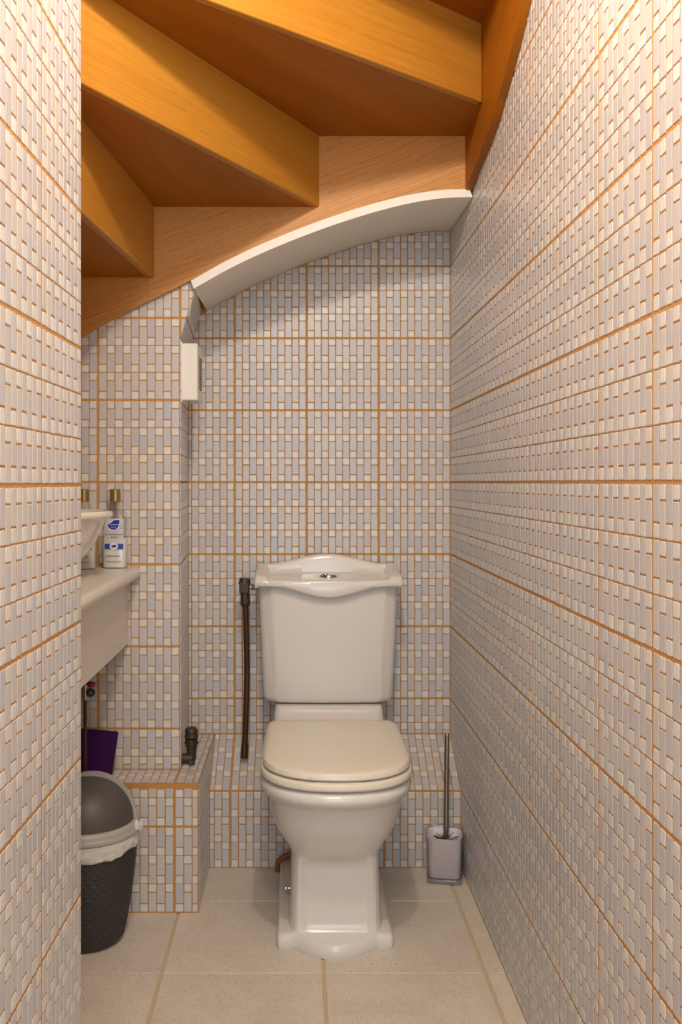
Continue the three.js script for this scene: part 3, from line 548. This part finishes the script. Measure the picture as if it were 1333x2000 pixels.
// ---------------------------------------------------------------- washbasin corner
{
  const t = thing('vanity_counter', 'beige stone counter with rounded edge and plain apron', 'counter', [-0.62, 0.62, -1.85]);
  const y0 = 0.772 - 0.62, y1 = 0.802 - 0.62, r = 0.015, xe = -0.386 + 0.62;
  const pr = [[-0.229, y0], [xe - r, y0]]; for (let i = 0; i <= 12; i++) { const a = -Math.PI / 2 + i / 12 * Math.PI; pr.push([xe - r + r * Math.cos(a), (y0 + y1) / 2 + r * Math.sin(a)]); } pr.push([-0.229, y1]);
  const g = new THREE.ExtrudeGeometry(new THREE.Shape(pr.map((p) => new THREE.Vector2(...p))), { depth: PIER - 0.002 - 1.395, bevelEnabled: false }); g.translate(0, 0, -(PIER - 0.002) + 1.85);
  mesh('worktop', toCreasedNormals(clean(g), 0.5), M.counter, t);
  const ap = new THREE.Shape([[-(PIER - 0.002), 0.0], [-(PIER - 0.002) + 0.012, -0.006], [-1.395, -0.006], [-1.395, y0], [-(PIER - 0.002), y0]].map((p) => new THREE.Vector2(-(p[0] + 1.85), p[1])));
  const ga = new THREE.ExtrudeGeometry(ap, { depth: 0.018, bevelEnabled: false }); ga.rotateY(Math.PI / 2); ga.translate(-0.417 + 0.62 - 0.018, 0, 0);
  mesh('apron', ga, M.counter, t);
}
{
  const c = [-0.572, 0.802, -2.0];
  const t = thing('vessel_basin', 'white round vessel washbasin on the counter', 'washbasin', c);
  const pr = [[0.001, 0], [0.058, 0], [0.064, 0.004], [0.076, 0.014], [0.096, 0.031], [0.115, 0.050], [0.133, 0.074], [0.146, 0.100], [0.153, 0.118], [0.157, 0.126], [0.163, 0.1285], [0.169, 0.131], [0.172, 0.137], [0.170, 0.1435], [0.165, 0.146], [0.155, 0.1445], [0.148, 0.136], [0.130, 0.095], [0.100, 0.050], [0.070, 0.022], [0.04, 0.012], [0.001, 0.010]];
  mesh('bowl', new THREE.LatheGeometry(new THREE.SplineCurve(pr.map((p) => new THREE.Vector2(...p))).getPoints(120).map((p) => new THREE.Vector2(Math.max(0.0005, p.x), Math.max(0, p.y))), 96), M.sink, t);
}
function labelTexture() {
  const c = document.createElement('canvas'); c.width = 384; c.height = 1024; const x = c.getContext('2d'); x.clearRect(0, 0, 384, 1024);
  x.textAlign = 'center'; x.textBaseline = 'middle';
  x.fillStyle = 'rgba(225,220,222,0.55)'; x.fillRect(0, 0, 384, 560);
  // blue shield with two white lines
  x.fillStyle = '#e8e4e2'; x.beginPath(); x.moveTo(318, 20); x.lineTo(180, 28); x.quadraticCurveTo(140, 90, 42, 128); x.quadraticCurveTo(90, 262, 190, 262); x.quadraticCurveTo(318, 250, 318, 20); x.fill();
  x.fillStyle = '#0c2a96'; x.beginPath(); x.moveTo(304, 32); x.lineTo(188, 40); x.quadraticCurveTo(150, 100, 60, 136); x.quadraticCurveTo(100, 250, 190, 250); x.quadraticCurveTo(304, 236, 304, 32); x.fill();
  x.strokeStyle = '#c8d2f4'; x.lineWidth = 13; x.beginPath(); x.moveTo(110, 142); for (let i = 0; i <= 12; i++) x.lineTo(110 + i * 15, 142 + (i % 2 ? -3 : 4) - i * 0.6); x.stroke();
  x.fillStyle = '#b9c4f0'; x.font = 'bold 34px sans-serif'; x.fillText('au lait', 186, 192);
  // small tricolour
  x.fillStyle = '#22306a'; x.fillRect(318, 196, 14, 34); x.fillStyle = '#f2efee'; x.fillRect(332, 196, 14, 34); x.fillStyle = '#a8202a'; x.fillRect(346, 196, 14, 34);
  x.fillStyle = '#3a2c58'; x.font = 'bold 45px sans-serif'; x.fillText('Ma Crème lavante', 192, 352, 360); x.font = 'bold 42px sans-serif'; x.fillText('Mains', 192, 415);
  // blue band with a round seal
  x.fillStyle = '#24419c'; x.fillRect(8, 560, 368, 112);
  x.fillStyle = '#8fa0d8'; x.fillRect(8, 672, 368, 14);
  x.fillStyle = '#e6e4ee'; x.beginPath(); x.arc(192, 612, 84, 0, 7); x.fill(); x.strokeStyle = '#474a70'; x.lineWidth = 6; x.setLineDash([10, 9]); x.beginPath(); x.arc(192, 612, 70, 0, 7); x.stroke(); x.setLineDash([]);
  x.fillStyle = '#2b2f72'; x.beginPath(); x.ellipse(192, 612, 52, 30, -0.15, 0, 7); x.fill(); x.fillStyle = '#8a86b8'; x.beginPath(); x.ellipse(178, 604, 16, 7, -0.3, 0, 7); x.fill();
  x.fillStyle = '#3f3450'; x.font = 'bold 44px sans-serif'; x.fillText('Antibactérien', 180, 826, 290);
  x.fillStyle = '#5c5362'; x.font = 'bold 38px sans-serif'; x.fillText('Amande douceur', 180, 950, 330);
  const t = new THREE.CanvasTexture(c); t.colorSpace = THREE.SRGBColorSpace; return t;
}
const labelMat = std({ map: labelTexture(), transparent: true, roughness: 0.5 });
{
  const W = 0.0305, D = 0.0165;
  const body = [[0.97, 0], [1, 0.003], [1, 0.08], [0.985, 0.108], [0.93, 0.126], [0.78, 0.138], [0.56, 0.148], [0.46, 0.156], [0.42, 0.164]];
  const rg = (k, y, n = 3.2, off = 0) => ring(0, 0, W * k + off, Math.min(D, W * k) * (k < 0.6 ? 1 : 0.98) + off, Math.min(D, W * k) + off, k < 0.7 ? 2.2 : n, k < 0.7 ? 2.2 : n, y, 48);
  const build = (pos, label) => {
    const t = thing('soap_bottle', label, 'bottle', pos, { group: 'soap bottles on the counter' });
    mesh('bottle', loft(body.map(([k, y]) => rg(k, y)), { crease: 1.0 }), M.clear, t);
    mesh('lotion', loft([rg(0.93, 0.0015, 3.2, -0.0008), rg(0.975, 0.004, 3.2, -0.0008), rg(0.975, 0.069, 3.2, -0.0008), rg(0.975, 0.070, 3.2, -0.0012)], { crease: 0.8 }), M.lotion, t);
    mesh('cap', join(cyl([0, 0.160, 0], [0, 0.189, 0], 0.0132, 0.0128, 32), cyl([0, 0.189, 0], [0, 0.190, 0], 0.0128, 0.0118, 32)), M.gold, t);
    // printed front
    const cols = 24, rows = 24, pos2 = [], uv = [], idx = [];
    for (let j = 0; j <= rows; j++) for (let i = 0; i <= cols; i++) {
      const x = -0.0235 + 0.047 * i / cols, y = 0.008 + 0.112 * j / rows, k = curveY(body.map(([a, b]) => [b, a]), y), w = W * k, z = Math.min(D, w) * (1 - Math.abs(x / w) ** 3.2) ** (1 / 3.2);
      pos2.push(x, y, z + 0.0004); uv.push(i / cols, j / rows);
    }
    for (let j = 0; j < rows; j++) for (let i = 0; i < cols; i++) { const a = j * (cols + 1) + i, b = a + 1, c = a + cols + 1, d = c + 1; idx.push(a, b, d, a, d, c); }
    const g = new THREE.BufferGeometry(); g.setAttribute('position', new THREE.Float32BufferAttribute(pos2, 3)); g.setAttribute('uv', new THREE.Float32BufferAttribute(uv, 2)); g.setIndex(idx); g.computeVertexNormals();
    mesh('label_print', g, labelMat, t).userData.label = 'blue and dark print';
    return t;
  };
  build([-0.443, 0.8025, -2.262], 'clear and white soap bottle with gold cap and blue label');
  build([-0.513, 0.8025, -2.235], 'soap bottle half hidden behind the basin and left wall');
}
{
  const t = thing('angle_valve', 'small stop valve with red knob under the counter', 'valve', [-0.490, 0.3044, -2.15]);
  mesh('pipe', cyl([0, 0.0, 0], [0, 0.22, 0], 0.0042, 0.0042, 14), M.copper, t);
  mesh('body', join(cyl([0, 0.205, 0], [0, 0.24, 0], 0.007, 0.008, 14), cyl([-0.005, 0.226, 0], [0.016, 0.226, 0.0], 0.005, 0.005, 12)), M.steel, t);
  mesh('collar', new THREE.TorusGeometry(0.0065, 0.0035, 8, 20).rotateY(0.5).translate(0.014, 0.222, 0.004), M.black, t);
  mesh('knob', new THREE.SphereGeometry(0.0085, 16, 12).scale(1.3, 0.8, 1).translate(0.013, 0.240, 0.0), M.red, t);
}

// ---------------------------------------------------------------- white box on the pier's side
{
  const t = thing('wall_box', 'white plastic box with side vents on the side of the pier', 'junction box', [-0.291, 1.212, -2.372]);
  mesh('housing', rbox(0.0, 0.041, 0, 0.1425, -0.052, 0.052, 0.004, 3), M.whitePlastic, t);
  mesh('base_plate', rbox(-0.004, 0.0035, -0.004, 0.1465, -0.055, 0.055, 0.002, 2), M.whitePlastic, t);
  const v = []; for (let i = 0; i < 12; i++) mesh('vent_slot', rbox(0.0385, 0.0425, 0.032 + i * 0.007, 0.0355 + i * 0.007, -0.042, 0.016, 0.0006, 1), M.vent, t);
  mesh('screw', cyl([0.016, 0.0015, 0.02], [0.016, -0.0012, 0.02], 0.004, 0.0035, 12), M.chrome, t);
}

// ---------------------------------------------------------------- ceiling lamp above the viewer's line of sight
for (const L of LAMPS) {
  const t = thing('ceiling_lamp', L.label, 'lamp', L.pos, { group: 'ceiling lamps' }), up = CEIL - L.pos[1];
  mesh('glass_bulb', new THREE.SphereGeometry(0.032, 24, 16), std({ color: 0xffffff, emissive: WARM, emissiveIntensity: 6 }), t);
  mesh('holder', join(cyl([0, 0.028, 0], [0, up - 0.012, 0], 0.013, 0.013, 16), cyl([0, up - 0.012, 0], [0, up - 0.0005, 0], 0.045, 0.045, 32)), M.whitePlastic, t);
  const light = new THREE.PointLight(WARM, L.candela, 0, 2); light.shadow.radius = 1.5; light.name = 'bulb_light'; t.add(light);
}

scene.traverse((o) => { if (o.isMesh) { o.castShadow = true; o.receiveShadow = true; } if (o.isPointLight) { o.castShadow = true; o.shadow.mapSize.set(2048, 2048); o.shadow.bias = -0.0005; } });
renderer.render(scene, camera);
